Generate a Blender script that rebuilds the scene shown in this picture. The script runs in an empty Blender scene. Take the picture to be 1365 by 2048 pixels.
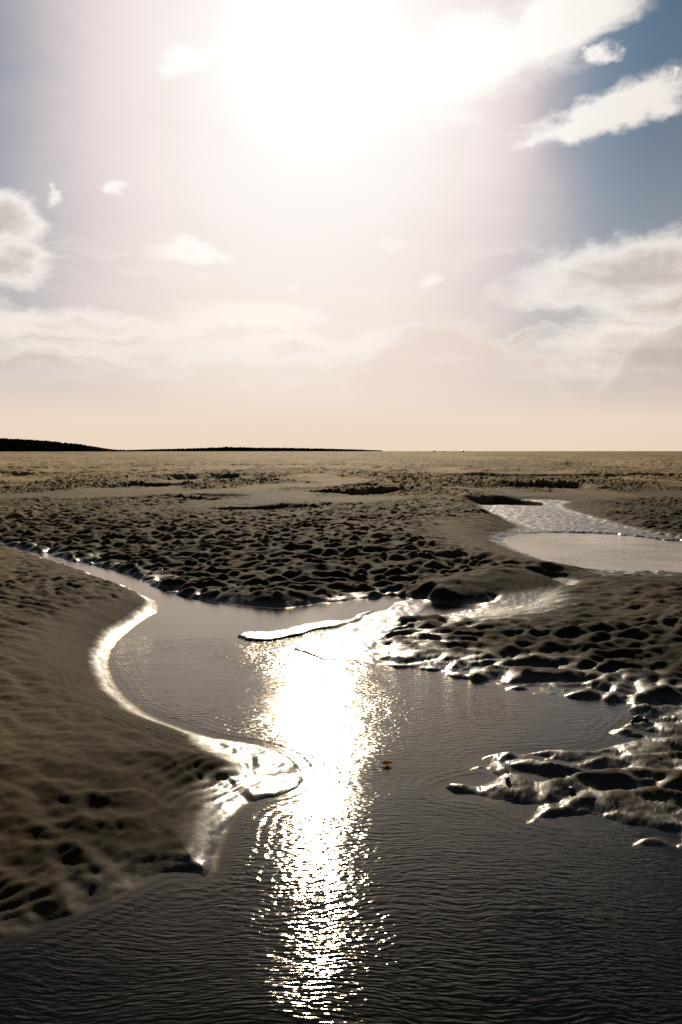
import bpy, bmesh, math, random
import numpy as np
from mathutils import Vector

random.seed(7)
rng = np.random.default_rng(11)
sc = bpy.context.scene
C = sc.collection
R = math.radians

# ------------------------------------------------------------------ camera
CAM_H = 1.70
PITCH = math.atan(122 / 1593.0)
cam_d = bpy.data.cameras.new('camera')
cam_d.sensor_fit = 'VERTICAL'
cam_d.sensor_height = 36.0
cam_d.lens = 28.0
cam_d.clip_start = 0.05
cam_d.clip_end = 60000
cam = bpy.data.objects.new('camera', cam_d)
cam.location = (0, 0, CAM_H)
cam.rotation_euler = (math.pi / 2 - PITCH, 0, 0)
C.objects.link(cam)
sc.camera = cam

# ------------------------------------------------------------------ sun
SUN_EL = R(25.2)
SUN_AZ = R(-1.9)          # left of straight ahead
sun_dir = Vector((math.sin(SUN_AZ) * math.cos(SUN_EL), math.cos(SUN_AZ) * math.cos(SUN_EL), math.sin(SUN_EL)))
sd = bpy.data.lights.new('sun', 'SUN')
sd.energy = 4.0
sd.angle = R(0.8)
sd.color = (1.0, 0.84, 0.62)
so = bpy.data.objects.new('sun', sd)
so.rotation_euler = (-sun_dir).to_track_quat('-Z', 'Y').to_euler()
so.location = (0, 0, 30)
C.objects.link(so)

# ------------------------------------------------------------------ sky
w = bpy.data.worlds.new('World')
sc.world = w
w.use_nodes = True
nt = w.node_tree
nt.nodes.clear()

class NB:
    """tiny helper that writes shader maths"""
    def __init__(s, nt): s.nt = nt
    def n(s, t, **k):
        x = s.nt.nodes.new(t)
        for a, b in k.items(): setattr(x, a, b)
        return x
    def put(s, sock, v):
        if isinstance(v, bpy.types.NodeSocket): s.nt.links.new(v, sock)
        else: sock.default_value = v
    def m(s, op, a, b=0.0, c=0.0, clamp=False):
        x = s.n('ShaderNodeMath', operation=op, use_clamp=clamp)
        s.put(x.inputs[0], a); s.put(x.inputs[1], b); s.put(x.inputs[2], c)
        return x.outputs[0]
    def vm(s, op, a, b=(0, 0, 0), sc_=None, out=0):
        x = s.n('ShaderNodeVectorMath', operation=op)
        s.put(x.inputs[0], a); s.put(x.inputs[1], b)
        if sc_ is not None: s.put(x.inputs['Scale'], sc_)
        return x.outputs[out]
    def ss(s, v, a, b, lo=0.0, hi=1.0):
        x = s.n('ShaderNodeMapRange', interpolation_type='SMOOTHSTEP')
        s.put(x.inputs[0], v); x.inputs[1].default_value = a; x.inputs[2].default_value = b
        x.inputs[3].default_value = lo; x.inputs[4].default_value = hi
        return x.outputs[0]
    def lin(s, v, a, b, lo=0.0, hi=1.0):
        x = s.n('ShaderNodeMapRange')
        s.put(x.inputs[0], v); x.inputs[1].default_value = a; x.inputs[2].default_value = b
        x.inputs[3].default_value = lo; x.inputs[4].default_value = hi
        return x.outputs[0]
    def mix(s, f, a, b, blend='MIX'):
        x = s.n('ShaderNodeMix', data_type='RGBA', blend_type=blend)
        s.put(x.inputs[0], f); s.put(x.inputs[6], a); s.put(x.inputs[7], b)
        return x.outputs[2]
    def noise(s, vec, scale, detail=4, rough=0.55, dist=0.0, lac=2.0, out=0):
        x = s.n('ShaderNodeTexNoise')
        s.put(x.inputs['Vector'], vec)
        s.put(x.inputs['Scale'], scale)
        x.inputs['Detail'].default_value = detail
        x.inputs['Roughness'].default_value = rough
        x.inputs['Lacunarity'].default_value = lac
        x.inputs['Distortion'].default_value = dist
        return x.outputs[out]
    def xyz(s, x, y, z):
        c = s.n('ShaderNodeCombineXYZ')
        s.put(c.inputs[0], x); s.put(c.inputs[1], y); s.put(c.inputs[2], z)
        return c.outputs[0]

b = NB(nt)
tc = b.n('ShaderNodeTexCoord')
dirv = b.vm('NORMALIZE', tc.outputs['Generated'])
sep = b.n('ShaderNodeSeparateXYZ'); nt.links.new(dirv, sep.inputs[0])
dx, dy, dz = sep.outputs
el = b.m('MULTIPLY', b.m('ARCSINE', dz), 180 / math.pi)
az = b.m('MULTIPLY', b.m('ARCTAN2', dx, dy), 180 / math.pi)
cosT = b.vm('DOT_PRODUCT', dirv, tuple(sun_dir), out=1)
th = b.m('MULTIPLY', b.m('ARCCOSINE', b.m('MINIMUM', b.m('MAXIMUM', cosT, -0.99999), 0.99999)), 180 / math.pi)

sky = b.n('ShaderNodeTexSky', sky_type='NISHITA')
sky.sun_disc = False
sky.sun_elevation = SUN_EL
sky.sun_rotation = -SUN_AZ * -1.0
sky.air_density = 1.0
sky.dust_density = 0.6
sky.ozone_density = 1.4

def ramp(fac, pts, interp='B_SPLINE'):
    x = b.n('ShaderNodeValToRGB')
    x.color_ramp.interpolation = interp
    cr = x.color_ramp
    while len(cr.elements) < len(pts): cr.elements.new(0.5)
    for e, (p, c) in zip(cr.elements, pts):
        e.position = p; e.color = (*c, 1)
    b.put(x.inputs[0], fac)
    return x.outputs[0]

def s2l(*c):
    return tuple((v / 255 / 12.92 if v / 255 <= 0.04045 else ((v / 255 + 0.055) / 1.055) ** 2.4) for v in c)

# glow of the thin haze round the sun: brightness falls with the angle from it
# slightly ragged by thin high cloud
veil = b.noise(b.vm('MULTIPLY', dirv, (1.0, 1.0, 2.2)), 3.0, 4, 0.55, 0.4)
dEl = b.m('SUBTRACT', el, math.degrees(SUN_EL))
dEl = b.m('MULTIPLY', dEl, b.ss(dEl, -5.0, 6.0, 0.52, 1.45))      # the haze thickens below the sun
dAz = b.m('MULTIPLY', b.m('SUBTRACT', az, math.degrees(SUN_AZ)), 0.93)
thx = b.m('SQRT', b.m('ADD', b.m('MULTIPLY', dAz, dAz), b.m('MULTIPLY', dEl, dEl)))
th2 = b.m('ADD', thx, b.m('MULTIPLY', b.m('SUBTRACT', veil, 0.5), 7.0))
side = b.ss(az, -6, 20, 0.0, 1.0)                       # clearer air to the right of the sun
th3 = b.m('MULTIPLY', th2, b.m('ADD', b.m('MULTIPLY', side, 0.18), 0.96))
base = ramp(b.m('DIVIDE', th3, 90.0), [
    (0.0, s2l(255, 252, 249)), (0.045, s2l(253, 249, 246)), (0.095, s2l(248, 240, 235)),
    (0.145, s2l(231, 217, 215)), (0.185, s2l(178, 172, 180)), (0.225, s2l(92, 124, 150)),
    (0.27, s2l(58, 98, 128)), (0.36, s2l(36, 68, 94)), (0.60, s2l(26, 50, 74)), (1.0, s2l(22, 40, 62))])
nish = b.vm('SCALE', sky.outputs[0], sc_=0.0016)
base = b.vm('ADD', base, nish)
core = b.m('ADD', b.m('MULTIPLY', b.m('POWER', 2.71828, b.m('DIVIDE', b.m('MULTIPLY', th, -1.0), 0.9)), 34.0),
           b.m('MULTIPLY', b.m('POWER', 2.71828, b.m('DIVIDE', b.m('MULTIPLY', th, -1.0), 5.0)), 0.09))

# warm haze band low over the horizon
hz = b.m('POWER', 2.71828, b.m('DIVIDE', b.m('MULTIPLY', b.m('MAXIMUM', el, 0.0), -1.0), 9.5))
azf = b.ss(b.m('ABSOLUTE', b.m('ADD', az, 3.0)), 12, 110, 1.0, 0.16)
hcol = b.vm('SCALE', ramp(b.m('DIVIDE', b.m('MAXIMUM', el, 0.0), 24.0), [
    (0.0, s2l(236, 214, 190)), (0.15, s2l(240, 221, 203)), (0.45, s2l(241, 229, 219)), (1.0, s2l(240, 230, 228))]), sc_=azf)
hzm = b.m('MINIMUM', b.m('MULTIPLY', hz, 1.25), 1.0)
col = b.mix(hzm, base, hcol)

# ---- clouds: each patch is (azimuth, elevation, half width, half height, tilt, strength, grey)
def px_ang(px, py):
    X = (px - 682.5) / 1593; Y = (1024 - py) / 1593
    y = math.cos(PITCH) + math.sin(PITCH) * Y; z = -math.sin(PITCH) + math.cos(PITCH) * Y
    return math.degrees(math.atan2(X, y)), math.degrees(math.asin(z / math.sqrt(X * X + y * y + z * z)))
patches = [  # centre px, half size px, tilt deg, strength
    (1150, 18, 330, 52, 20, 1.15), (960, 120, 230, 75, 14, 0.95),
    (1235, 215, 165, 34, 14, 1.1), (1130, 262, 130, 22, 14, 0.75), (1320, 205, 80, 30, -6, 0.9),
    (1196, 108, 38, 20, 0, 0.85), (1360, 140, 20, 14, 0, 0.8), (1165, 92, 14, 9, 0, 0.6),
    (10, 440, 75, 42, 0, 1.25), (20, 525, 90, 42, 0, 1.25),
    (380, 505, 95, 30, 0, 0.95), (400, 552, 50, 12, 0, 0.5), (365, 125, 60, 28, 0, 0.75), (450, 118, 120, 16, -5, 0.55),
    (225, 370, 32, 13, 0, 0.8), (118, 388, 24, 14, -30, 0.8), (345, 88, 45, 6, 0, 0.5),
    (800, 492, 40, 12, 0, 0.5), (850, 562, 55, 15, 8, 0.7), (590, 572, 26, 16, 0, 0.5), (845, 580, 40, 8, 0, 0.5),
    (200, 655, 330, 30, 1, 1.0), (480, 640, 210, 34, 4, 0.9), (90, 700, 300, 28, 2, 0.8), (560, 700, 260, 40, 3, 0.9),
    (120, 750, 350, 30, 0, 0.7), (700, 690, 240, 30, 10, 0.7),
    (1290, 545, 240, 62, 4, 1.3), (1130, 560, 120, 26, 2, 0.8), (1400, 600, 220, 50, 0, 1.2),
    (1290, 700, 220, 60, 4, 1.25), (1240, 760, 90, 35, -14, 0.9), (1420, 690, 160, 60, 0, 1.2),
]
cn1 = b.noise(b.vm('MULTIPLY', dirv, (1, 1, 2.0)), 7.0, 8, 0.6, 0.6)
cn2 = b.noise(b.vm('MULTIPLY', dirv, (1, 1, 2.0)), 22.0, 6, 0.62, 0.3)
cn = b.m('ADD', b.m('MULTIPLY', cn1, 0.62), b.m('MULTIPLY', cn2, 0.38))
wob = b.noise(b.vm('MULTIPLY', dirv, (1, 1, 1.6)), 16.0, 5, 0.6, 0.0, out=1)
wv = b.n('ShaderNodeSeparateXYZ'); nt.links.new(wob, wv.inputs[0])
azw = b.m('ADD', az, b.m('MULTIPLY', b.m('SUBTRACT', wv.outputs[0], 0.5), 5.0))
elw = b.m('ADD', el, b.m('MULTIPLY', b.m('SUBTRACT', wv.outputs[1], 0.5), 2.6))
dens = None
D = 1 / 1593 * 180 / math.pi
smooth_d = None
azel = b.xyz(azw, elw, 0.0)
for ip, (px, py, rx, ry, tilt, st) in enumerate(patches):
    a0, e0 = px_ang(px, py)
    mp = b.n('ShaderNodeMapping', vector_type='TEXTURE')
    nt.links.new(azel, mp.inputs[0])
    mp.inputs['Location'].default_value = (a0, e0, 0)
    mp.inputs['Rotation'].default_value = (0, 0, R(tilt))
    mp.inputs['Scale'].default_value = (rx * D * 1.15, ry * D * 1.15, 1)
    ln = b.vm('LENGTH', mp.outputs[0], out=1)
    v = b.m('MULTIPLY', b.ss(ln, 0.0, 1.45, 1.0, 0.0), st)
    if ip < 3:
        smooth_d = v if smooth_d is None else b.m('MAXIMUM', smooth_d, v)
    else:
        dens = v if dens is None else b.m('MAXIMUM', dens, v)
# ordinary scattered cloud for the rest of the sky
rest = b.m('MULTIPLY', b.ss(b.m('ABSOLUTE', az), 26, 40), b.ss(cn1, 0.45, 0.75))
dens = b.m('MAXIMUM', dens, b.m('MULTIPLY', rest, 0.9))
d1 = b.m('ADD', dens, b.m('MULTIPLY', b.m('SUBTRACT', cn, 0.5), 1.5))
cov = b.ss(d1, 0.24, 0.80)
strk = b.noise(b.vm('MULTIPLY', azel, (0.10, 0.55, 1)), 1.0, 5, 0.6, 0.4)
d2 = b.m('ADD', smooth_d, b.m('ADD', b.m('MULTIPLY', b.m('SUBTRACT', strk, 0.5), 0.9), b.m('MULTIPLY', b.m('SUBTRACT', cn2, 0.5), 0.35)))
cov = b.m('MAXIMUM', cov, b.ss(d2, 0.12, 0.80))
cov = b.m('MULTIPLY', cov, b.ss(el, 3.0, 8.0, 0.0, 1.0))
thick = b.ss(d1, 0.75, 1.35)
# brightness of cloud: silver near the sun, dimmer away from it
cb = ramp(b.m('DIVIDE', th, 90.0), [(0.0, (1.3, 1.28, 1.24)), (0.22, s2l(252, 244, 236)), (0.34, s2l(246, 236, 226)), (0.5, s2l(222, 210, 200)), (0.8, s2l(120, 120, 122)), (1.0, s2l(90, 92, 98))], 'LINEAR')
cg = b.mix(0.6, cb, b.vm('MULTIPLY', cb, (0.42, 0.37, 0.35)))
ccol = b.mix(thick, cb, cg)
col = b.mix(b.m('MULTIPLY', cov, b.lin(hzm, 0.1, 0.7, 0.92, 0.62)), col, ccol)

st2 = b.noise(b.vm('MULTIPLY', azel, (0.075, 0.42, 1)), 1.0, 7, 0.66, 0.5)
sm2 = b.m('MULTIPLY', b.ss(st2, 0.46, 0.66), b.m('MULTIPLY', b.ss(el, 2.5, 6.0), b.ss(el, 10.0, 17.0, 1.0, 0.0)))
col = b.mix(b.m('MULTIPLY', sm2, 0.55), col, b.vm('SCALE', (*s2l(252, 241, 229),), sc_=azf))
# the large dim cloud bank low on the right, with a bright rim
def bank(c0, e0, rx, ry, colr):
    global col
    u = b.m('DIVIDE', b.m('SUBTRACT', azw, c0), rx)
    v = b.m('DIVIDE', b.m('SUBTRACT', elw, e0), ry)
    n = b.m('SUBTRACT', cn1, 0.5)
    q = b.m('ADD', b.m('SQRT', b.m('ADD', b.m('MULTIPLY', u, u), b.m('MULTIPLY', v, v))), b.m('MULTIPLY', n, 0.35))
    inside = b.ss(q, 0.93, 1.0, 1.0, 0.0)
    rim = b.m('MULTIPLY', b.ss(q, 0.86, 0.96), b.ss(q, 0.97, 1.06, 1.0, 0.0))
    lowfade = b.ss(el, 2.0, 7.0)
    col = b.mix(b.m('MULTIPLY', b.m('MULTIPLY', inside, lowfade), 0.55), col, (*colr, 1))
    col = b.mix(b.m('MULTIPLY', b.m('MULTIPLY', rim, lowfade), 0.22), col, (*s2l(253, 240, 228), 1))
a0, e0 = px_ang(905, 850)
bank(a0, e0, 8.2, 7.0, s2l(232, 214, 202))
a0, e0 = px_ang(1440, 830)
bank(a0, e0, 7.6, 6.6, s2l(190, 172, 162))

col = b.vm('ADD', col, b.vm('SCALE', (1.0, 0.93, 0.84), sc_=core))
# thin streaks of cloud lit from behind
below = b.ss(el, -0.5, 0.0)
col = b.mix(below, (0.10, 0.09, 0.07, 1), col)
bg = b.n('ShaderNodeBackground'); bg.inputs['Strength'].default_value = 1.0
b.put(bg.inputs['Color'], col)
wo = b.n('ShaderNodeOutputWorld')
nt.links.new(bg.outputs[0], wo.inputs[0])
w.cycles.sampling_method = 'MANUAL'
w.cycles.sample_map_resolution = 1024

sc.view_settings.view_transform = 'Standard'
sc.view_settings.look = 'None'
sc.view_settings.exposure = 0.0
sc.view_settings.gamma = 1.0
sc.view_settings.use_curve_mapping = False
sc.cycles.use_denoising = False
sc.cycles.use_adaptive_sampling = False
sc.cycles.max_bounces = 5
sc.cycles.diffuse_bounces = 2
sc.cycles.glossy_bounces = 3
sc.cycles.transparent_max_bounces = 6
sc.cycles.caustics_reflective = False
sc.cycles.caustics_refractive = False
sc.cycles.sample_clamp_indirect = 4.0

# ------------------------------------------------------------------ noise and distance helpers
perm = rng.permutation(256).astype(np.int32)
perm = np.concatenate([perm, perm])
ang = rng.uniform(0, 2 * np.pi, 256)
GX, GY = np.cos(ang).astype(np.float32), np.sin(ang).astype(np.float32)
def perlin(x, y, seed=0):
    x = x + seed * 17.31; y = y - seed * 9.77
    xf = np.floor(x); yf = np.floor(y)
    xi = xf.astype(np.int64) & 255; yi = yf.astype(np.int64) & 255
    fx = (x - xf).astype(np.float32); fy = (y - yf).astype(np.float32)
    def g(ix, iy, ax, ay):
        h = perm[perm[ix & 255] + (iy & 255)]
        return GX[h] * ax + GY[h] * ay
    u = fx * fx * fx * (fx * (fx * 6 - 15) + 10); v = fy * fy * fy * (fy * (fy * 6 - 15) + 10)
    a = g(xi, yi, fx, fy); c = g(xi + 1, yi, fx - 1, fy)
    d = g(xi, yi + 1, fx, fy - 1); e = g(xi + 1, yi + 1, fx - 1, fy - 1)
    return ((a + (c - a) * u) * (1 - v) + (d + (e - d) * u) * v) * 1.5
def sst(v, a, c):
    t = np.clip((v - a) / (c - a), 0, 1); return t * t * (3 - 2 * t)

def mounds(x, y, seed, r=.46):
    """crowded rounded hummocks, one to a jittered cell"""
    xf = np.floor(x).astype(np.int64); yf = np.floor(y).astype(np.int64)
    tot = np.zeros_like(x); mx_ = np.full_like(x, -1)
    for i in (-1, 0, 1):
        for j in (-1, 0, 1):
            hsh = perm[perm[(xf + i + seed) & 255] + ((yf + j) & 255)]
            h2 = perm[(hsh + 57) & 255]; h3 = perm[(hsh + 131) & 255]
            ddx = x - (xf + i + .12 + .76 * hsh / 255.); ddy = y - (yf + j + .12 + .76 * h2 / 255.)
            wgt = .55 + .65 * h3 / 255.
            q2 = (ddx * ddx + ddy * ddy) / (r * r)
            e_ = wgt * np.exp(-q2)
            tot += e_; mx_ = np.maximum(mx_, e_)
    return (.45 * tot + .75 * mx_ - .62).astype(np.float32)

def ground(px, py, z=0.0):
    """point of the place seen at a spot of the photograph, on the level z"""
    X = (px - 682.5) / 1593; Y = (1024 - py) / 1593
    y = math.cos(PITCH) + math.sin(PITCH) * Y; zz = -math.sin(PITCH) + math.cos(PITCH) * Y
    t = (z - CAM_H) / zz
    return (X * t, y * t)

def poly_sdf(px, py, pts):
    """signed distance, negative inside"""
    d = np.full(px.shape, 1e9, np.float32); inside = np.zeros(px.shape, bool)
    n = len(pts)
    for i in range(n):
        ax, ay = pts[i]; bx, by = pts[(i + 1) % n]
        ex, ey = bx - ax, by - ay
        t = np.clip(((px - ax) * ex + (py - ay) * ey) / (ex * ex + ey * ey + 1e-12), 0, 1)
        d = np.minimum(d, (px - ax - t * ex) ** 2 + (py - ay - t * ey) ** 2)
        if ay != by:
            c = ((ay > py) != (by > py)) & (px < (bx - ax) * (py - ay) / (by - ay) + ax)
            inside ^= c
    d = np.sqrt(d)
    return np.where(inside, -d, d)
def line_d(px, py, pts):
    d = np.full(px.shape, 1e9, np.float32); tt = np.zeros(px.shape, np.float32)
    n = len(pts)
    for i in range(n - 1):
        ax, ay = pts[i]; bx, by = pts[i + 1]
        ex, ey = bx - ax, by - ay
        t = np.clip(((px - ax) * ex + (py - ay) * ey) / (ex * ex + ey * ey + 1e-12), 0, 1)
        q = (px - ax - t * ex) ** 2 + (py - ay - t * ey) ** 2
        m = q < d
        d = np.where(m, q, d); tt = np.where(m, (i + t) / (n - 1), tt)
    return np.sqrt(d), tt
def smoothpoly(pts, it=1, closed=True):
    for _ in range(it):
        o = []
        n = len(pts)
        for i in range(n if closed else n - 1):
            a, c = pts[i], pts[(i + 1) % n]
            o.append((a[0] * .75 + c[0] * .25, a[1] * .75 + c[1] * .25)); o.append((a[0] * .25 + c[0] * .75, a[1] * .25 + c[1] * .75))
        if not closed: o = [pts[0]] + o + [pts[-1]]
        pts = o
    return pts

MAIN = [ground(*p) for p in [(-40, 1890), (60, 1852), (130, 1832), (170, 1812), (215, 1792), (260, 1770), (300, 1752), (340, 1740),
    (385, 1742), (405, 1752), (420, 1732), (440, 1690), (450, 1650), (470, 1618), (510, 1598), (560, 1588), (572, 1582), (592, 1570),
    (600, 1554), (586, 1522), (545, 1500), (500, 1488), (440, 1480), (400, 1470), (350, 1452), (300, 1435), (260, 1410), (232, 1380), (212, 1345),
    (208, 1310), (232, 1275), (275, 1242), (318, 1216), (300, 1194), (240, 1174), (180, 1150), (120, 1132), (60, 1112), (-20, 1092), (-120, 1080),
    (-120, 1074), (-20, 1083), (60, 1102), (110, 1112), (200, 1130), (290, 1158), (330, 1180), (390, 1196), (480, 1211), (560, 1217), (610, 1211),
    (660, 1204), (740, 1196), (800, 1188), (850, 1204), (930, 1206), (1000, 1196), (1010, 1204), (930, 1222), (850, 1234), (790, 1240), (765, 1262),
    (750, 1290), (750, 1322),
    (800, 1332), (860, 1340), (930, 1358), (1000, 1368), (1080, 1383), (1150, 1392), (1230, 1402), (1275, 1418), (1280, 1440), (1245, 1462),
    (1238, 1492), (1150, 1506), (1060, 1510), (965, 1513), (955, 1524), (1000, 1540), (1010, 1556), (940, 1562), (895, 1576), (900, 1584), (960, 1590), (1010, 1604), (1060, 1628),
    (1130, 1640), (1200, 1638), (1260, 1650), (1310, 1668), (1290, 1690), (1370, 1700), (1480, 1740)]]
MAIN = MAIN + [(3.2, 2.6), (9, 1.0), (14, -10), (14, -24), (-14, -24), (-14, -6), (-6, 1.2), (-2.3, 2.35)]
MAIN = smoothpoly(MAIN, 1)
POOL2 = smoothpoly([ground(*p) for p in [(1003, 1082), (1015, 1072), (1060, 1066), (1130, 1064), (1240, 1068), (1365, 1084), (1500, 1092), (1620, 1105),
    (1600, 1160), (1365, 1144), (1240, 1143), (1160, 1139), (1120, 1130), (1060, 1110), (1025, 1096)]], 2)

# channels carved by the ebb: (points, floor height, half width, edge softness)
CH = [
    (smoothpoly([ground(*p, .02) for p in [(800, 1226), (880, 1216), (960, 1206), (1040, 1190), (1110, 1166)]], 2, False), 0.012, 0.16, 0.42),
    (smoothpoly([ground(*p, .03) for p in [(1200, 1072), (1130, 1050), (1080, 1032), (1040, 1018), (1035, 1008), (1060, 1004)]], 2, False), 0.015, 0.95, 1.0),
]
# far hollows whose far side shows dark: (points px, depth, half width m, softness)
FAR = [
    ([(215, 962), (300, 964), (380, 968)], .55, 1.6, 2.0),
    ([(335, 990), (385, 986)], .50, .9, .8),
    ([(390, 985), (430, 982)], .16, 1.2, .9),
    ([(380, 948), (420, 950), (450, 956)], .55, 2.2, 2.0),
    ([(430, 1010), (520, 1008), (600, 1002)], .42, .7, .9),
    ([(640, 982), (720, 978), (790, 972), (840, 966)], .50, 1.1, 1.5),
    ([(690, 968), (760, 966)], .30, .9, 1.4),
    ([(980, 962), (1060, 964), (1110, 962), (1150, 972)], .55, 1.6, 2.0),
    ([(960, 984), (1010, 986), (1050, 984)], .35, .9, 1.5),
    ([(-80, 950), (60, 946), (160, 944)], .35, 4, 5.0),
    ([(950, 925), (1100, 930), (1300, 928)], .40, 6, 7.0),
    ([(600, 930), (760, 932)], .3, 4, 5.0),
]

def shore(X, Y):
    return np.minimum(poly_sdf(X, Y, MAIN), poly_sdf(X, Y, POOL2))

def terrain(X, Y):
    """returns height, sideways lean of the ripples"""
    wx = X + 0.06 * perlin(X * 3.1, Y * 3.1, 5) + 0.02 * perlin(X * 9, Y * 9, 6)
    wy = Y + 0.06 * perlin(X * 3.1, Y * 3.1, 7) + 0.02 * perlin(X * 9, Y * 9, 8)
    # keep the edge crisp on the left bank, ragged elsewhere
    yF = 9.0 + np.maximum(0, -X - 2.2) * 1.25 + np.maximum(0, X - 0.9) * 0.75
    far = sst(Y, yF - 0.3, yF + 0.3)
    left = (1 - far) * sst(-X, -0.10, 0.25)
    right = (1 - far) * (1 - left)
    rag = 0.25 + 0.75 * np.maximum(right, far)
    rag = np.where(Y < 3.9, np.maximum(rag, .6), rag)
    sx = X + (wx - X) * rag; sy = Y + (wy - Y) * rag
    near = (Y < 45) & (Y > -30)
    dm = np.full(X.shape, 30.0, np.float32); dp = dm.copy()
    dm[near] = poly_sdf(sx[near], sy[near], MAIN)
    dp[near] = poly_sdf(sx[near], sy[near], POOL2)
    d = np.minimum(dm, dp)
    dd = np.maximum(d, 0)
    # ---- large shape
    hl = 0.30 * (1 - np.exp(-(dd / 0.42) ** 1.15)) + 0.04 * sst(dd, .6, 2.5)
    hr = 0.025 * (1 - np.exp(-dd / 0.10)) + 0.14 * sst(dd, 0.0, 2.4)
    hf = 0.05 * (1 - np.exp(-(dd / 0.12))) + 0.26 * sst(dd, 0.0, 3.6)
    p2 = sst(-(dp - dm), 0, 1.0) * far       # the slope round the second pool is smooth and long
    hf = hf * (1 - p2) + p2 * (0.34 * (1 - np.exp(-(dd / 1.0) ** 1.3)) * sst(-X, -6.5, -4.0) + (0.05 + .1 * sst(dd, 0, 3)) * (1 - sst(-X, -6.5, -4.0)))
    frn = (1 - sst(Y, 3.3, 6.0)) * sst(-X, .35, .8)
    hl = hl * (1 - frn) + frn * (0.072 * (1 - np.exp(-dd / .17)) + .13 * sst(dd, 0, 1.4))
    h = left * hl + right * hr + far * hf
    h = np.where(d < 0, -0.16 * (1 - np.exp(d / 0.45)) , h)
    # rolling of the far flat
    big = perlin(X / 9, Y / 16, 3) * 0.10 + perlin(X / 30, Y / 45, 4) * 0.22
    h += np.where(d > 0, sst(dd, 2, 9), 0) * far * big + 0.06 * sst(Y, 25, 120)
    # ---- ripples
    m1 = perlin(X / 2.6, Y / 3.6, 12)
    def ripples(X, Y, k, wa=.42, wb=0., we=.40, wr=.95):
        Xw = X + 0.12 * perlin(X * 1.9, Y * 1.6, 21 + k); Yw = Y + 0.18 * perlin(X * 1.6, Y * 1.3, 22 + k)
        n_a = perlin(Xw * 2.6, Yw * 2.3, 31 + k)
        a = 1 - np.sqrt(n_a * n_a + .004) * 2.1
        n_c = perlin(Xw * 5.6 + .4 * a, Yw * 4.8, 32 + k)
        c = 1 - np.sqrt(n_c * n_c + .01) * 2.0
        e = perlin(Xw * 1.7, Yw * 1.6, 33 + k)
        ph = (Y * 2.35 + 0.95 * perlin(X * 1.5, Y * 0.9, 41 + k) + 0.55 * perlin(X * 3.3, Y * 2.2, 42 + k))
        tri = ph - np.floor(ph)
        rip = np.where(tri < 0.36, 0.5 - 0.5 * np.cos(tri / 0.36 * np.pi), 0.5 + 0.5 * np.cos((tri - 0.36) / 0.64 * np.pi))
        rip = rip ** 1.25 * (0.35 + 0.75 * np.clip(perlin(X * 2.1, Y * 1.5, 43 + k) * 1.8 + .55, 0, 1))
        bil = np.sqrt(n_a * n_a + .012) * 2.4 - .6 + .35 * (np.sqrt(n_c * n_c + .01) * 2 - .5)
        return wa * a + 0.15 * c * (wa > 0) + wb * bil + we * e + wr * (rip - 0.4) + 0.05 * perlin(X * 9.5, Y * 9.5, 34), a, c
    bump, a, c = ripples(X * 1.65, Y * 1.5, 0)
    ns = (Y < 13) & (Y > -12)
    bl = np.zeros_like(bump)
    xs_, ys_ = X[ns], Y[ns]
    wx_ = xs_ + .10 * perlin(xs_ * 2.2, ys_ * 2.2, 111) + .03 * perlin(xs_ * 7, ys_ * 7, 112); wy_ = ys_ + .12 * perlin(xs_ * 2.0, ys_ * 2.0, 113) + .03 * perlin(xs_ * 7, ys_ * 7, 114)
    TP = 2 * np.pi
    def cross(x, y, f, k, rot=0.0):
        """ripple trains running over one another, the steep sides towards the viewer"""
        c_, s_ = math.cos(rot), math.sin(rot)
        x, y = x * c_ - y * s_, x * s_ + y * c_
        out = 0
        for n_, (aa, ff, wgt) in enumerate([(0.05, 1.0, .62), (0.72, .86, .46), (-0.66, .95, .42)]):
            p = TP * ((y * math.cos(aa) + x * math.sin(aa)) * f * ff + .75 * perlin(x * f * .42, y * f * .36, k + 3 * n_) + .30 * perlin(x * f * 1.1, y * f * .9, k + 3 * n_ + 1))
            m_ = .72 + .55 * perlin(x * f * .45, y * f * .4, k + 3 * n_ + 2)
            out = out + wgt * m_ * np.sin(p - .50 * np.sin(p))
        return out.astype(np.float32)
    rl, al, _ = ripples(xs_ * 1.9 + 3, ys_ * 1.7 + 5, 100, .60, .0, .30, .45)
    bl[ns] = cross(xs_, ys_, 4.5, 200, .30) + .26 * cross(xs_, ys_, 9.5, 290, -.25) + .14 * mounds(wx_ * 7.2, wy_ * 7.6, 9) + .10 * rl
    br = np.zeros_like(bump)
    rr_, _, _ = ripples(xs_ * 1.55 + 13, ys_ * 1.55 + 9, 60, .15, .60, .40, .55)
    br[ns] = cross(xs_, ys_, 3.5, 230, -.12) + .16 * cross(xs_, ys_, 8.0, 320, .2) + .30 * mounds(wx_ * 3.4, wy_ * 3.4, 17) + .12 * mounds(wx_ * 7.2, wy_ * 7.6, 29)
    nf = (Y > 7.5) & (Y < 70)
    bx = np.zeros_like(bump)
    bx[nf] = cross(X[nf], Y[nf], 2.9, 260, .1)
    bump = .55 * bump + 1.15 * bx
    bump = bump * far + bl * left + br * right
    # far off, larger broken ripples take over
    a2 = 1 - np.abs(perlin(X / .75, Y / 1.15, 51)) * 2.1
    c2 = 1 - np.abs(perlin(X / 2.0, Y / 3.2, 52)) * 2.1
    fin = 1 - sst(Y, 28, 60)
    bump = bump * fin + (1 - fin) * (a2 * 0.9 + c2 * .6)
    h += sst(Y, 35, 70) * (0.16 * (1 - np.abs(perlin(X / 9, Y / 14, 55)) * 2) * sst(perlin(X / 40, Y / 60, 56), -.3, .3) + 0.42 * sst(Y, 80, 300) * perlin(X / 45, Y / 70, 57))
    patch = sst(perlin(X / 5.5, Y / 11, 61) + 0.5 * perlin(X / 2, Y / 4, 62), -0.42, 0.12)
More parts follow.
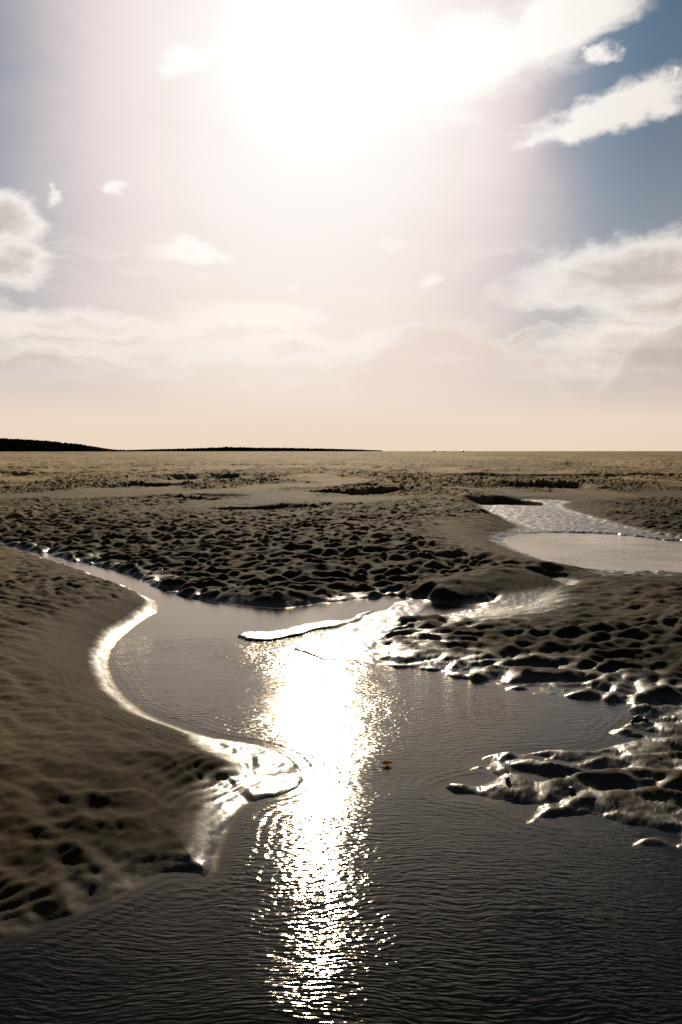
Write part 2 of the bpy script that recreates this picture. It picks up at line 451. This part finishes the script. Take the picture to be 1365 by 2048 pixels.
    amp_far = (0.044 * (1 - sst(Y, 20, 45)) + 0.14 * sst(Y, 20, 45)) * (0.12 + 0.88 * np.where(Y < 16, 1, patch + (1 - patch) * (1 - sst(Y, 16, 26))))
    amp_far *= (1 - p2 * 0.85 * (1 - sst(dd, 0.9, 2.0)) * sst(-X, -6.5, -4.5))
    arc = np.exp(-(((X + 2.0) / 1.4) ** 2 + ((Y - 6.6) / 2.1) ** 2))
    amp_l = (0.0105 + .0045 * sst(Y, 4.0, 5.2) + .0140 * sst(Y, 6.5, 9)) * sst(d, 0.05 + .25 * arc, 0.30 + .55 * arc) * (0.7 + 0.45 * sst(m1, -.4, .3))
    # the near edge of the left bank is lumpy down to the water
    lowedge = sst(-Y, -4.0, -3.3) * sst(-X, 0.62, 0.95)
    amp_l = np.maximum(amp_l, 0.0125 * lowedge * sst(d, -0.08, 0.10))
    amp_r = (0.034 + .008 * sst(dd, .2, .8)) * sst(d, -0.42, 0.12) * (0.75 + 0.5 * m1)
    # smooth sand tongue right of the middle
    tongue = np.exp(-(((X - 1.75) / .75) ** 2 + ((Y - 8.3 - (X - 1.75) * .45) / .40) ** 2))
    amp_r = amp_r * (1 - .85 * tongue)
    amp = left * amp_l + right * amp_r + far * amp_far * sst(d, -0.25, 0.06)
    amp = amp * sst(Y, -8, -2) * (1 - 0.6 * sst(Y, 90, 400))
    h += amp * bump
    # ---- single shapes
    hump = 1 - .85 * np.exp(-(((X - 2.15) * .8) / .9) ** 2 - ((Y - 9.75 - (X - 2.15) * .45) / .42) ** 2)
    h -= amp * bump * (1 - hump) * far
    def ridge(pts, hh, wd, z=0.0, endf=True):
        P = smoothpoly([ground(*p, z) for p in pts], 2, False)
        m = (Y > min(q[1] for q in P) - 4 * wd - 1) & (Y < max(q[1] for q in P) + 4 * wd + 1)
        D, T = line_d(X[m], Y[m], P)
        g = np.exp(-(D / wd) ** 2)
        if endf: g *= sst(T, 0, 0.15) * (1 - sst(T, .7, 1)) * .9 + .1
        r = np.zeros_like(h); r[m] = g * hh
        return r
    bedk = np.zeros_like(h)
    for pts, fl, hw, sf in CH:
        D, T = line_d(X, Y, pts)
        k = 1 - sst(D + 0.05 * perlin(X * 3, Y * 3, 9), hw, hw + sf)
        bedk = np.maximum(bedk, k)
        h = h * (1 - k) + np.minimum(h, fl + 0.012 * a * (Y > 14) + 0.004 * c) * k
    h += ridge([(850, 1176), (950, 1160), (1050, 1148), (1095, 1143)], 0.15, 0.42, .15)
    h += ridge([(800, 1240), (850, 1236), (895, 1238)], 0.055, 0.17, .05)
    def flat(pts, zz, soft):
        P = [ground(*p) for p in pts]
        m = (Y > min(q[1] for q in P) - 1.5) & (Y < max(q[1] for q in P) + 1.5)
        D = poly_sdf(X[m] + .08 * perlin(X[m] * 3, Y[m] * 3, 75), Y[m] + .12 * perlin(X[m] * 3, Y[m] * 2, 76), P)
        k = np.zeros_like(h); k[m] = 1 - sst(D, -soft * .3, soft)
        if soft > .3: k *= sst(d, -.06, .02)
        return k, zz
    rough_ = 0.5 * a + 0.5 * c
    for pts, zz, soft, rr in [([(590, 1300), (640, 1268), (720, 1240), (800, 1205), (860, 1196), (850, 1225), (775, 1250), (748, 1300), (745, 1322), (640, 1322)], .004, .12, .008),
                          ([(470, 1275), (500, 1266), (600, 1254), (680, 1240), (742, 1224), (735, 1232), (680, 1250), (610, 1270), (540, 1281), (480, 1282)], .014, .07, .006),
                          ([(448, 1486), (560, 1500), (640, 1535), (612, 1574), (560, 1588), (470, 1610), (448, 1600), (470, 1545)], .005, .34, .015)]:
        k, zz = flat(pts, zz, soft)
        h = h * (1 - k) + (zz + rr * rough_) * k
    for pts, dep, hw, sf in FAR:
        P = [ground(*p, .3) for p in pts]
        m = (Y > min(q[1] for q in P) - 25) & (Y < max(q[1] for q in P) + 25)
        D, T = line_d(X[m] + .5 * perlin(X[m] / 1.5, Y[m] / 3, 71), Y[m] + .9 * perlin(X[m] / 1.5, Y[m] / 3, 72), P)
        yl = np.interp(X[m], [p[0] for p in P], [p[1] for p in P])
        jag = 1 + .35 * perlin(X[m] / 2.2, Y[m] / 3, 73)
        beyond = sst(Y[m] - yl, -.4, .7)
        D = D * jag * (1 + beyond * 0.9) 
        k = np.zeros_like(h); k[m] = (1 - sst(D, hw * .7, hw + sf * .9)) * (1 - beyond) + (1 - sst(D, hw * .9, hw + sf * .3)) * beyond
        tap = np.zeros_like(h); tap[m] = sst(T, -.02, .3) * (1 - sst(T, .7, 1.02))
        h -= dep * .75 * k * tap
        # raised lip on the far side so that the drop faces the viewer
    h = np.where(Y > 24, np.maximum(h, -0.25), h)
    # ---- terraces left by the falling water on the left bank
    terr = left * sst(d, 0.03, 0.12) * (1 - sst(d, 0.30, 0.60))
    dq = (dd + 0.022 * perlin(X * 4, Y * 4, 81) + .006 * perlin(X * 17, Y * 17, 82)) / (0.066 + 0.02 * perlin(X * .8, Y * .8, 83))
    saw = .5 + .5 * np.sin(dq * 2 * np.pi)
    h += terr * ((0.004 + .0035 * (1 - sst(Y, 4.9, 5.5))) * (saw - .5) * sst(perlin(X * 1.6, Y * 1.6, 84), -0.35, 0.2))
    terr2 = right * sst(d, -0.02, 0.06) * (1 - sst(d, 0.3, 0.6))
    hq = h / 0.012 + .4 * perlin(X * 6, Y * 6, 85); sq = hq - np.floor(hq)
    h += terr2 * 0.004 * (sq - .5)
    # fine roughness
    h += np.where(d > -0.1, 0.0018, 0.0) * perlin(X * 28, Y * 28, 91) * (Y < 15)
    lean = amp * bump * (0.5 * far + .45 * right + .35 * left)
    return h, lean, d, bedk

# ------------------------------------------------------------------ the sand flat
def fan_grid(rows, us, half):
    Yg = np.repeat(rows[:, None], len(us), 1); Xg = us[None, :] * half(rows)[:, None]
    return Xg.ravel().astype(np.float32), Yg.ravel().astype(np.float32)
def grid_mesh(name, co, nr, nc):
    me = bpy.data.meshes.new(name)
    i = np.arange(nr * nc).reshape(nr, nc)
    q = np.stack([i[:-1, :-1], i[:-1, 1:], i[1:, 1:], i[1:, :-1]], -1).reshape(-1, 4)
    me.vertices.add(len(co)); me.vertices.foreach_set('co', co.astype(np.float32).ravel())
    me.loops.add(q.size); me.loops.foreach_set('vertex_index', q.ravel().astype(np.int32))
    me.polygons.add(len(q)); me.polygons.foreach_set('loop_start', np.arange(0, q.size, 4, dtype=np.int32))
    me.polygons.foreach_set('use_smooth', np.ones(len(q), bool))
    me.update(calc_edges=True)
    return me
def link(name, me, mat, parent=None):
    o = bpy.data.objects.new(name, me); C.objects.link(o)
    if mat: me.materials.append(mat)
    o.parent = parent
    return o

rows = [-60., -30, -15, -8, -4, -2, -1, -.3, .3, .7, 1.0, 1.2]
y = 1.35
while y < 70: rows.append(y); y *= 1.0043
while y < 350: rows.append(y); y *= 1.012
while y < 9000: rows.append(y); y *= 1.03
rows = np.array(rows)
ud = np.linspace(-1, 1, 900)
ex = [1.01, 1.03, 1.06, 1.1, 1.16, 1.25, 1.4, 1.6, 1.9, 2.4, 3.2, 4.5, 7, 11]
us = np.array([-v for v in ex[::-1]] + list(ud) + ex)
half = lambda r: 1.2 + 0.50 * np.maximum(r, 0)
X, Y = fan_grid(rows, us, half)
H, LN, DS, BK = terrain(X, Y)
co = np.stack([X, Y - LN, H], -1)
def attr(me, name, v):
    a_ = me.attributes.new(name, 'FLOAT', 'POINT'); a_.data.foreach_set('value', v.astype(np.float32))
me = grid_mesh('sand_flat', co, len(rows), len(us))
attr(me, 'shore', np.clip(DS, -5, 30)); attr(me, 'wet_bed', BK)

def newmat(name):
    m_ = bpy.data.materials.new(name); m_.use_nodes = True
    t = m_.node_tree; t.nodes.clear()
    return m_, NB(t), t
ms, q, t = newmat('tidal_sand')
g = q.n('ShaderNodeNewGeometry')
pos = g.outputs['Position']
sp = q.n('ShaderNodeSeparateXYZ'); t.links.new(pos, sp.inputs[0])
z = sp.outputs[2]
at = q.n('ShaderNodeAttribute', attribute_name='shore').outputs['Fac']
n1 = q.noise(pos, 1.7, 5, 0.6)
n2 = q.noise(pos, 60, 4, 0.7)
n3 = q.noise(q.vm('MULTIPLY', pos, (.05, .03, 1)), 1.0, 4, 0.55)
n4 = q.noise(pos, 14, 5, 0.65)
wetz = q.m('ADD', z, q.m('ADD', q.m('MULTIPLY', q.m('SUBTRACT', n1, 0.5), 0.05), q.m('MULTIPLY', q.m('SUBTRACT', n4, 0.5), 0.05)))
nearw = q.ss(q.m('ADD', at, q.m('MULTIPLY', n1, 0.5)), 0.7, 1.7, 1.0, 0.0)
nearw = q.m('MULTIPLY', nearw, q.m('SUBTRACT', 1.0, q.m('MULTIPLY', q.ss(sp.outputs[1], 3.7, 4.1, 0.8, 0.0), q.ss(sp.outputs[0], -0.75, -0.55, 1.0, 0.0))))   # the near lip has drained
bed = q.n('ShaderNodeAttribute', attribute_name='wet_bed').outputs['Fac']
nearw = q.m('MAXIMUM', nearw, q.ss(bed, 0.5, 0.9))
wet = q.m('MULTIPLY', q.ss(wetz, 0.012, 0.075, 1.0, 0.0), nearw)
film = q.m('MULTIPLY', q.ss(wetz, 0.004, 0.036, 1.0, 0.0), nearw)
c0 = q.mix(n1, (0.100, 0.067, 0.027, 1), (0.160, 0.109, 0.044, 1))
c0 = q.mix(q.m('MULTIPLY', n3, 0.5), c0, (0.135, 0.104, 0.058, 1))
c0 = q.mix(q.ss(sp.outputs[1], 9, 60, 0.0, 0.9), c0, (0.37, 0.258, 0.110, 1))     # foreground falloff put into the colour: sand paler with distance
n5 = q.noise(pos, 190, 2, 0.7)
grain = q.m('MULTIPLY', q.ss(n2, 0.25, 0.8, 0.66, 1.24), q.ss(n5, 0.3, 0.7, 0.72, 1.28))
c0 = q.vm('MULTIPLY', c0, q.xyz(grain, grain, grain))
rip_tone = q.noise(q.vm('MULTIPLY', pos, (1.0, 0.35, 1)), 0.55, 6, 0.68, 0.4)
rip_tone2 = q.noise(q.vm('MULTIPLY', pos, (1.0, 0.30, 1)), 0.06, 5, 0.6, 0.3)
dm = q.m('MULTIPLY', q.ss(rip_tone, 0.32, 0.66, 0.55, 1.15), q.ss(rip_tone2, 0.36, 0.60, 0.58, 1.12))
c0 = q.vm('MULTIPLY', c0, q.xyz(dm, dm, dm))      # far ripple shading put into the colour as dark and pale streaks
low_dim = q.ss(q.m('ADD', z, q.m('MULTIPLY', n1, 0.10)), 0.10, 0.38, 0.55, 1.0)     # low, damper sand darkened further: the dim foreground put into its colour
c0 = q.vm('MULTIPLY', c0, q.xyz(low_dim, low_dim, low_dim))
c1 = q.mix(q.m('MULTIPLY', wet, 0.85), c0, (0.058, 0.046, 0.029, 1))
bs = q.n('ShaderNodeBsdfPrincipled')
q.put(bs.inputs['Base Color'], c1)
rough = q.mix(wet, (0.85, .85, .85, 1), (0.42, .42, .42, 1))
rough = q.mix(film, rough, (0.24, .24, .24, 1))
q.put(bs.inputs['Roughness'], rough)
q.put(bs.inputs['Specular IOR Level'], q.m('MULTIPLY', q.lin(wet, 0, 1, 0.06, 0.5), q.ss(z, -0.012, -0.001)))
sparkle = q.noise(pos, 420, 2, 0.6)
hgt = q.m('ADD', q.m('MULTIPLY', n2, 0.0015), q.m('MULTIPLY', sparkle, 0.0005))
fineamt = q.m('MULTIPLY', hgt, q.ss(film, 0, 1, 1.0, 0.45))
# ripples too far off for the mesh
cd = q.n('ShaderNodeCameraData')
fr = q.noise(q.vm('MULTIPLY', pos, (0.9, 0.45, 1)), 1.5, 2, 0.5, 0.6)
frr = q.m('MULTIPLY', fr, q.ss(sp.outputs[1], 22, 60, 0.0, 0.26))
bp = q.n('ShaderNodeBump'); bp.inputs['Strength'].default_value = 1.0; bp.inputs['Distance'].default_value = 1.0
q.put(bp.inputs['Height'], q.m('ADD', fineamt, frr))
t.links.new(bp.outputs[0], bs.inputs['Normal'])
om = q.n('ShaderNodeOutputMaterial'); t.links.new(bs.outputs[0], om.inputs[0])
sand = link('sand_flat', me, ms)
sand['kind'] = 'structure'

# ------------------------------------------------------------------ the water
mw, q, t = newmat('pool_water')
g = q.n('ShaderNodeNewGeometry'); pos = g.outputs['Position']
sp = q.n('ShaderNodeSeparateXYZ'); t.links.new(pos, sp.inputs[0])
sh = q.n('ShaderNodeAttribute', attribute_name='depth_in').outputs['Fac']     # metres to the shore
dep = q.n('ShaderNodeAttribute', attribute_name='depth').outputs['Fac']
wp = q.vm('ADD', pos, q.vm('SCALE', q.vm('SUBTRACT', q.noise(pos, 1.1, 3, .5, out=1), (.5, .5, .5)), sc_=0.35))
r1 = q.noise(q.vm('MULTIPLY', wp, (11.0, 54.0, 1)), 1.0, 1, 0.4, 0.5)         # wind ripples across the view
r2 = q.noise(q.vm('MULTIPLY', wp, (30.0, 85.0, 1)), 1.0, 0, 0.5, 0.3)
r3 = q.noise(q.vm('MULTIPLY', wp, (2.2, 3.0, 1)), 1.0, 2, 0.5)
# ripples that run along the shore
shn = q.m('ADD', sh, q.m('MULTIPLY', q.noise(pos, 2.5, 2, .5), 0.06))
r4 = q.m('SINE', q.m('MULTIPLY', shn, 2 * math.pi / 0.055))
shm = q.m('MULTIPLY', q.ss(sh, 0.02, 0.10), q.ss(sh, 0.12, 0.34, 1.0, 0.0))
gust = q.ss(q.noise(pos, 0.55, 3, 0.5), 0.34, 0.60, 0.25, 1.05)
yy = sp.outputs[1]
calm = q.ss(q.m('ADD', yy, q.m('MULTIPLY', q.noise(pos, 1.3, 3, .5), 1.2)), 6.9, 8.6, 1.0, 0.06)
calm = q.m('MULTIPLY', calm, q.ss(yy, 10.5, 12.5, 1.0, 13.0))
edge = q.ss(sh, 0.0, 0.14, 0.15, 1.0)
ampw = q.m('MULTIPLY', q.m('MULTIPLY', gust, calm), edge)
hw = q.m('MULTIPLY', q.m('ADD', q.m('MULTIPLY', r1, 0.0031), q.m('MULTIPLY', r2, 0.0011)), q.ss(yy, 3.0, 5.5, 0.95, 1.25))
r5 = q.noise(q.vm('MULTIPLY', wp, (38.0, 54.0, 1)), 1.0, 1, 0.4)
hw = q.m('ADD', hw, q.m('MULTIPLY', r5, q.ss(yy, 2.2, 4.4, 0.0006, 0.0011)))
hw = q.m('ADD', hw, q.m('MULTIPLY', r3, 0.004))
hw = q.m('MULTIPLY', hw, ampw)
hw = q.m('ADD', hw, q.m('MULTIPLY', q.m('MULTIPLY', r4, shm), q.m('MULTIPLY', calm, 0.00030)))
bp = q.n('ShaderNodeBump'); bp.inputs['Strength'].default_value = 1.0; bp.inputs['Distance'].default_value = 1.0
q.put(bp.inputs['Height'], hw)
gl = q.n('ShaderNodeBsdfGlossy', distribution='BECKMANN'); gl.inputs['Roughness'].default_value = 0.022
gl.inputs['Color'].default_value = (0.84, 0.77, 0.67, 1)
t.links.new(bp.outputs[0], gl.inputs['Normal'])
q.put(gl.inputs['Roughness'], q.ss(yy, 2.4, 5.0, 0.105, 0.20))
tr = q.n('ShaderNodeBsdfTransparent')
clear = q.m('POWER', 2.71828, q.m('MULTIPLY', dep, -16.0))
q.put(tr.inputs['Color'], q.vm('MULTIPLY', q.xyz(clear, clear, clear), (0.95, 0.90, 0.74)))
df = q.n('ShaderNodeBsdfDiffuse'); df.inputs['Color'].default_value = (0.006, 0.007, 0.005, 1)
t.links.new(bp.outputs[0], df.inputs['Normal'])
mud = q.n('ShaderNodeMixShader'); q.put(mud.inputs[0], q.m('MINIMUM', q.m('MULTIPLY', dep, 7.0), 0.85))
t.links.new(tr.outputs[0], mud.inputs[1]); t.links.new(df.outputs[0], mud.inputs[2])
lw = q.n('ShaderNodeLayerWeight'); lw.inputs['Blend'].default_value = 0.5
t.links.new(bp.outputs[0], lw.inputs['Normal'])
refl = q.m('ADD', q.m('MULTIPLY', q.m('POWER', lw.outputs['Facing'], 4.8), 1.42), 0.001, clamp=True)
mx = q.n('ShaderNodeMixShader'); t.links.new(refl, mx.inputs[0])
t.links.new(mud.outputs[0], mx.inputs[1]); t.links.new(gl.outputs[0], mx.inputs[2])
om = q.n('ShaderNodeOutputMaterial'); t.links.new(mx.outputs[0], om.inputs[0])

rows_w = [-24., -12, -6, -3, -1, 0, .6, 1.0]
y = 1.3
while y < 12.9: rows_w.append(y); y *= 1.0075
rows_w = np.array(rows_w)
usw = np.linspace(-1, 1, 260)
halfw = lambda r: 2.0 + 0.75 * np.maximum(r, 0) + .9 * np.maximum(-r, 0)
def make_water(name, rws):
    Xw, Yw = fan_grid(rws, usw, halfw)
    hh = terrain(Xw, Yw)[0]
    mesh = grid_mesh(name, np.stack([Xw, Yw, np.zeros_like(Xw)], -1), len(rws), len(usw))
    attr(mesh, 'depth_in', np.clip(-shore(Xw, Yw), 0, 6)); attr(mesh, 'depth', np.clip(-hh, 0, 1))
    o = link(name, mesh, mw); o['kind'] = 'structure'
    return o
make_water('tidal_pool_water', rows_w)
rows_w2 = []
y = rows_w[-1]
while y < 23: rows_w2.append(y); y *= 1.01
make_water('far_pool_water', np.array(rows_w2))

# ------------------------------------------------------------------ far shore: wooded hill and low woods
mwood, q, t = newmat('dark_foliage')
g = q.n('ShaderNodeNewGeometry')
nn = q.noise(g.outputs['Position'], 0.15, 4, .6)
bs = q.n('ShaderNodeBsdfPrincipled'); bs.inputs['Roughness'].default_value = 0.9
bs.inputs['Specular IOR Level'].default_value = 0.0
q.put(bs.inputs['Base Color'], q.mix(nn, (0.006, 0.007, 0.0045, 1), (0.012, 0.014, 0.009, 1)))
om = q.n('ShaderNodeOutputMaterial'); t.links.new(bs.outputs[0], om.inputs[0])

def far_x(px, dist): return (px - 682.5) / 1593 * dist / math.cos(PITCH)
def far_z(py, dist): return CAM_H + dist * math.tan(math.atan((1024 - py) / 1593) - PITCH)

def hill(name, prof, dist, depth):
    xs = np.array([far_x(p[0], dist) for p in prof]); hs = np.array([max(p[1], 0) for p in prof])
    nx, ny = 160, 24
    gx = np.linspace(xs[0], xs[-1], nx); gy = np.linspace(0, depth, ny)
    hh = np.interp(gx, xs, hs)
    GXX, GYY = np.meshgrid(gx, gy)
    Z = hh[None, :] * np.sin(np.pi * np.clip(gy / depth, 0, 1))[:, None] ** .8 + perlin(GXX / 60, GYY / 60, 2) * 1.0 * (GYY > 0)
    Z[0, :] = -1; Z[-1, :] = -1
    m = grid_mesh(name, np.stack([GXX.ravel(), GYY.ravel() + dist, Z.ravel()], -1), ny, nx)
    o = link(name, m, mwood); o['kind'] = 'structure'
    return lambda x_, y_: float(np.interp(x_, xs, hs) * math.sin(math.pi * min(max((y_ - dist) / depth, 0), 1)) ** .8)

def crown_verts():
    bm = bmesh.new(); bmesh.ops.create_icosphere(bm, subdivisions=1, radius=1)
    v = np.array([x.co[:] for x in bm.verts]); f = np.array([[x.index for x in fc.verts] for fc in bm.faces]); bm.free()
    return v, f
CV, CF = crown_verts()
def wood(name, trees, label):
    V = []; F = []; n = 0
    for (x, yv, z0, hgt_) in trees:
        for k in range(3):
            r = hgt_ * rng.uniform(.22, .38)
            o = np.array([x + rng.normal(0, hgt_ * .18), yv + rng.normal(0, hgt_ * .18), z0 + hgt_ * rng.uniform(.45, .78)])
            V.append(CV * np.array([r, r, r * rng.uniform(.8, 1.25)]) * rng.uniform(.78, 1.2, (len(CV), 1)) + o); F.append(CF + n); n += len(CV)
        # trunk
        tr_ = np.array([[-.04, 0, 0], [.04, 0, 0], [0, .05, 0], [0, 0, .7]]) * hgt_ + np.array([x, yv, z0])
        V.append(tr_); F.append(np.array([[0, 1, 3], [1, 2, 3], [2, 0, 3]]) + n); n += 4
    V = np.concatenate(V); F = np.concatenate(F)
    m = bpy.data.meshes.new(name); m.from_pydata(V.tolist(), [], F.tolist()); m.update()
    o = link(name, m, mwood); o['kind'] = 'stuff'; o['label'] = label; o['category'] = 'woods'
D1 = 1500
PROF = [(-420, 34), (-250, 33), (-100, 30), (0, 24.5), (60, 20), (130, 12.0), (170, 6), (200, 0.5)]
hz_ = hill('wooded_hill', [(p, h * .93) for p, h in PROF], D1, 300)
tr1 = []
for i in range(5000):
    px = rng.uniform(-400, 203); yv = D1 + rng.uniform(0, 220)
    x = far_x(px, yv); z0 = hz_(x, yv)
    tr1.append((x, yv, z0 - 1, rng.uniform(2.2, 4.0) * (1 if px < 175 else .6)))
wood('hillside_wood', tr1, 'dark evergreen wood covering the low hill at the left end of the horizon')
D2 = 2600
hill('distant_shore', [(204, 1), (240, 4), (330, 5), (400, 8), (450, 10.5), (520, 9.5), (640, 7), (720, 4), (766, 1)], D2 + 10, 200)
tr2 = []
for i in range(3200):
    px = rng.uniform(205, 765)
    hh = np.interp(px, [205, 230, 260, 325, 400, 450, 520, 640, 720, 768], [6, 6, 5.5, 8, 11, 14.5, 12.5, 10, 6.5, 3.5])
    if 244 < px < 256 and rng.random() < .8: continue
    tr2.append((far_x(px, D2), D2 + rng.uniform(0, 60), 0, hh * rng.uniform(.8, 1.0)))
wood('distant_wood', tr2, 'thin dark line of distant trees on the horizon left of centre')

# ------------------------------------------------------------------ small things
def height_at(x, yv):
    h_ = terrain(np.array([x], np.float32), np.array([yv], np.float32)); return float(h_[0][0])

mst, q, t = newmat('dark_wet_stone')
g = q.n('ShaderNodeTexCoord')
nn = q.noise(g.outputs['Object'], 30, 4, .6)
bs = q.n('ShaderNodeBsdfPrincipled'); bs.inputs['Roughness'].default_value = 0.35
q.put(bs.inputs['Base Color'], q.mix(nn, (0.010, .010, .008, 1), (0.035, .03, .024, 1)))
bp = q.n('ShaderNodeBump'); bp.inputs['Distance'].default_value = .004; q.put(bp.inputs['Height'], nn); t.links.new(bp.outputs[0], bs.inputs['Normal'])
om = q.n('ShaderNodeOutputMaterial'); t.links.new(bs.outputs[0], om.inputs[0])
def stone(name, px, py, z, w_, d_, h_, label, cat, group=None, seed=1, mat=mst):
    bm = bmesh.new(); bmesh.ops.create_icosphere(bm, subdivisions=3, radius=1)
    r = np.random.default_rng(seed); off = r.uniform(0, 50, 3)
    from mathutils import noise as mn
    for v in bm.verts:
        k = 1 + .38 * mn.noise(v.co * 1.3 + Vector(off)) + .16 * mn.noise(v.co * 3.4 + Vector(off))
        v.co = Vector((v.co.x * w_ / 2 * k, v.co.y * d_ / 2 * k, v.co.z * h_ / 2 * k))
    m = bpy.data.meshes.new(name); bm.to_mesh(m); bm.free()
    m.polygons.foreach_set('use_smooth', [True] * len(m.polygons))
    gx, gy = ground(px, py, z)
    o = link(name, m, mat); o.location = (gx, gy, max(height_at(gx, gy), 0 if z <= 0 else -9) + h_ * .28)
    o.rotation_euler = (0, 0, r.uniform(0, 6))
    o['label'] = label; o['category'] = cat
    if group: o['group'] = group
    return o
stone('stone', 1277, 1446, 0, .085, .06, .045, 'largest black wet stone lying in the water off the right bank', 'stone', 'black stones in the shallows', 3)
stone('stone', 1292, 1449, 0, .04, .035, .025, 'small black stone just right of the largest stone in the shallows', 'stone', 'black stones in the shallows', 4)
stone('stone', 1264, 1450, 0, .022, .02, .014, 'tiny black pebble just left of the largest stone in the shallows', 'stone', 'black stones in the shallows', 5)
stone('stone', 1145, 1573, .05, .04, .035, .035, 'small dark stone set in a pale wet sand hummock of the lower right spit', 'stone', None, 6)
stone('stone', 1015, 1567, .03, .035, .028, .022, 'small dark stone near the tip of the lower right spit', 'stone', None, 8)
for i, (px, w_, lab) in enumerate([(868, 5.5, 'leftmost of three tiny dark rocks on the horizon right of centre'),
                                   (888, 4.5, 'middle one of three tiny dark rocks on the horizon right of centre'),
                                   (924, 7.5, 'rightmost and widest of three tiny dark rocks on the horizon right of centre')]):
    o = stone('rock', px, 0, 0, w_, 5, 3.6, lab, 'rock', 'rocks on the horizon', 20 + i)
    o.location = (far_x(px, 1500), 1500, .9)

# brown leaf afloat
ml, q, t = newmat('autumn_leaf')
g = q.n('ShaderNodeTexCoord')
nn = q.noise(g.outputs['Object'], 60, 3, .6)
bs = q.n('ShaderNodeBsdfPrincipled'); bs.inputs['Roughness'].default_value = 0.5
q.put(bs.inputs['Base Color'], q.mix(nn, (0.30, .15, .05, 1), (0.16, .08, .03, 1)))
tl = q.n('ShaderNodeBsdfTranslucent'); tl.inputs['Color'].default_value = (.60, .30, .08, 1)
ms_ = q.n('ShaderNodeMixShader'); ms_.inputs[0].default_value = .6
t.links.new(bs.outputs[0], ms_.inputs[1]); t.links.new(tl.outputs[0], ms_.inputs[2])
om = q.n('ShaderNodeOutputMaterial'); t.links.new(ms_.outputs[0], om.inputs[0])
leaf = bpy.data.objects.new('leaf', None); C.objects.link(leaf)
gx, gy = ground(775, 1531)
leaf.location = (gx, gy, 0.002); leaf.rotation_euler = (0, 0, R(12))
leaf['label'] = 'curled orange brown leaf afloat right of the bright sun glitter'; leaf['category'] = 'leaf'
bm = bmesh.new(); N = 14; M_ = 6; vs = []
for i in range(N + 1):
    u = i / N; ww = .019 * math.sin(math.pi * u ** .8) ** .7 * (1 + .16 * math.sin(u * 30)) + .0006
    vs.append([bm.verts.new(((u - .5) * .055, ww * (j / M_ * 2 - 1), .001 + .017 * abs(j / M_ * 2 - 1) ** 1.6 * math.sin(math.pi * u) + .006 * (u - .5) ** 2 * 8)) for j in range(M_ + 1)])
for i in range(N):
    for j in range(M_): bm.faces.new((vs[i][j], vs[i + 1][j], vs[i + 1][j + 1], vs[i][j + 1]))
m = bpy.data.meshes.new('blade'); bm.to_mesh(m); bm.free()
bl = link('blade', m, ml, leaf)
sm = bl.modifiers.new('thick', 'SOLIDIFY'); sm.thickness = .0008
bm = bmesh.new(); bmesh.ops.create_cone(bm, segments=6, radius1=.0011, radius2=.0007, depth=.028, cap_ends=True)
m = bpy.data.meshes.new('stem'); bm.to_mesh(m); bm.free()
st = link('stem', m, ml, leaf); st.rotation_euler = (0, R(78), 0); st.location = (-.038, 0, .006)
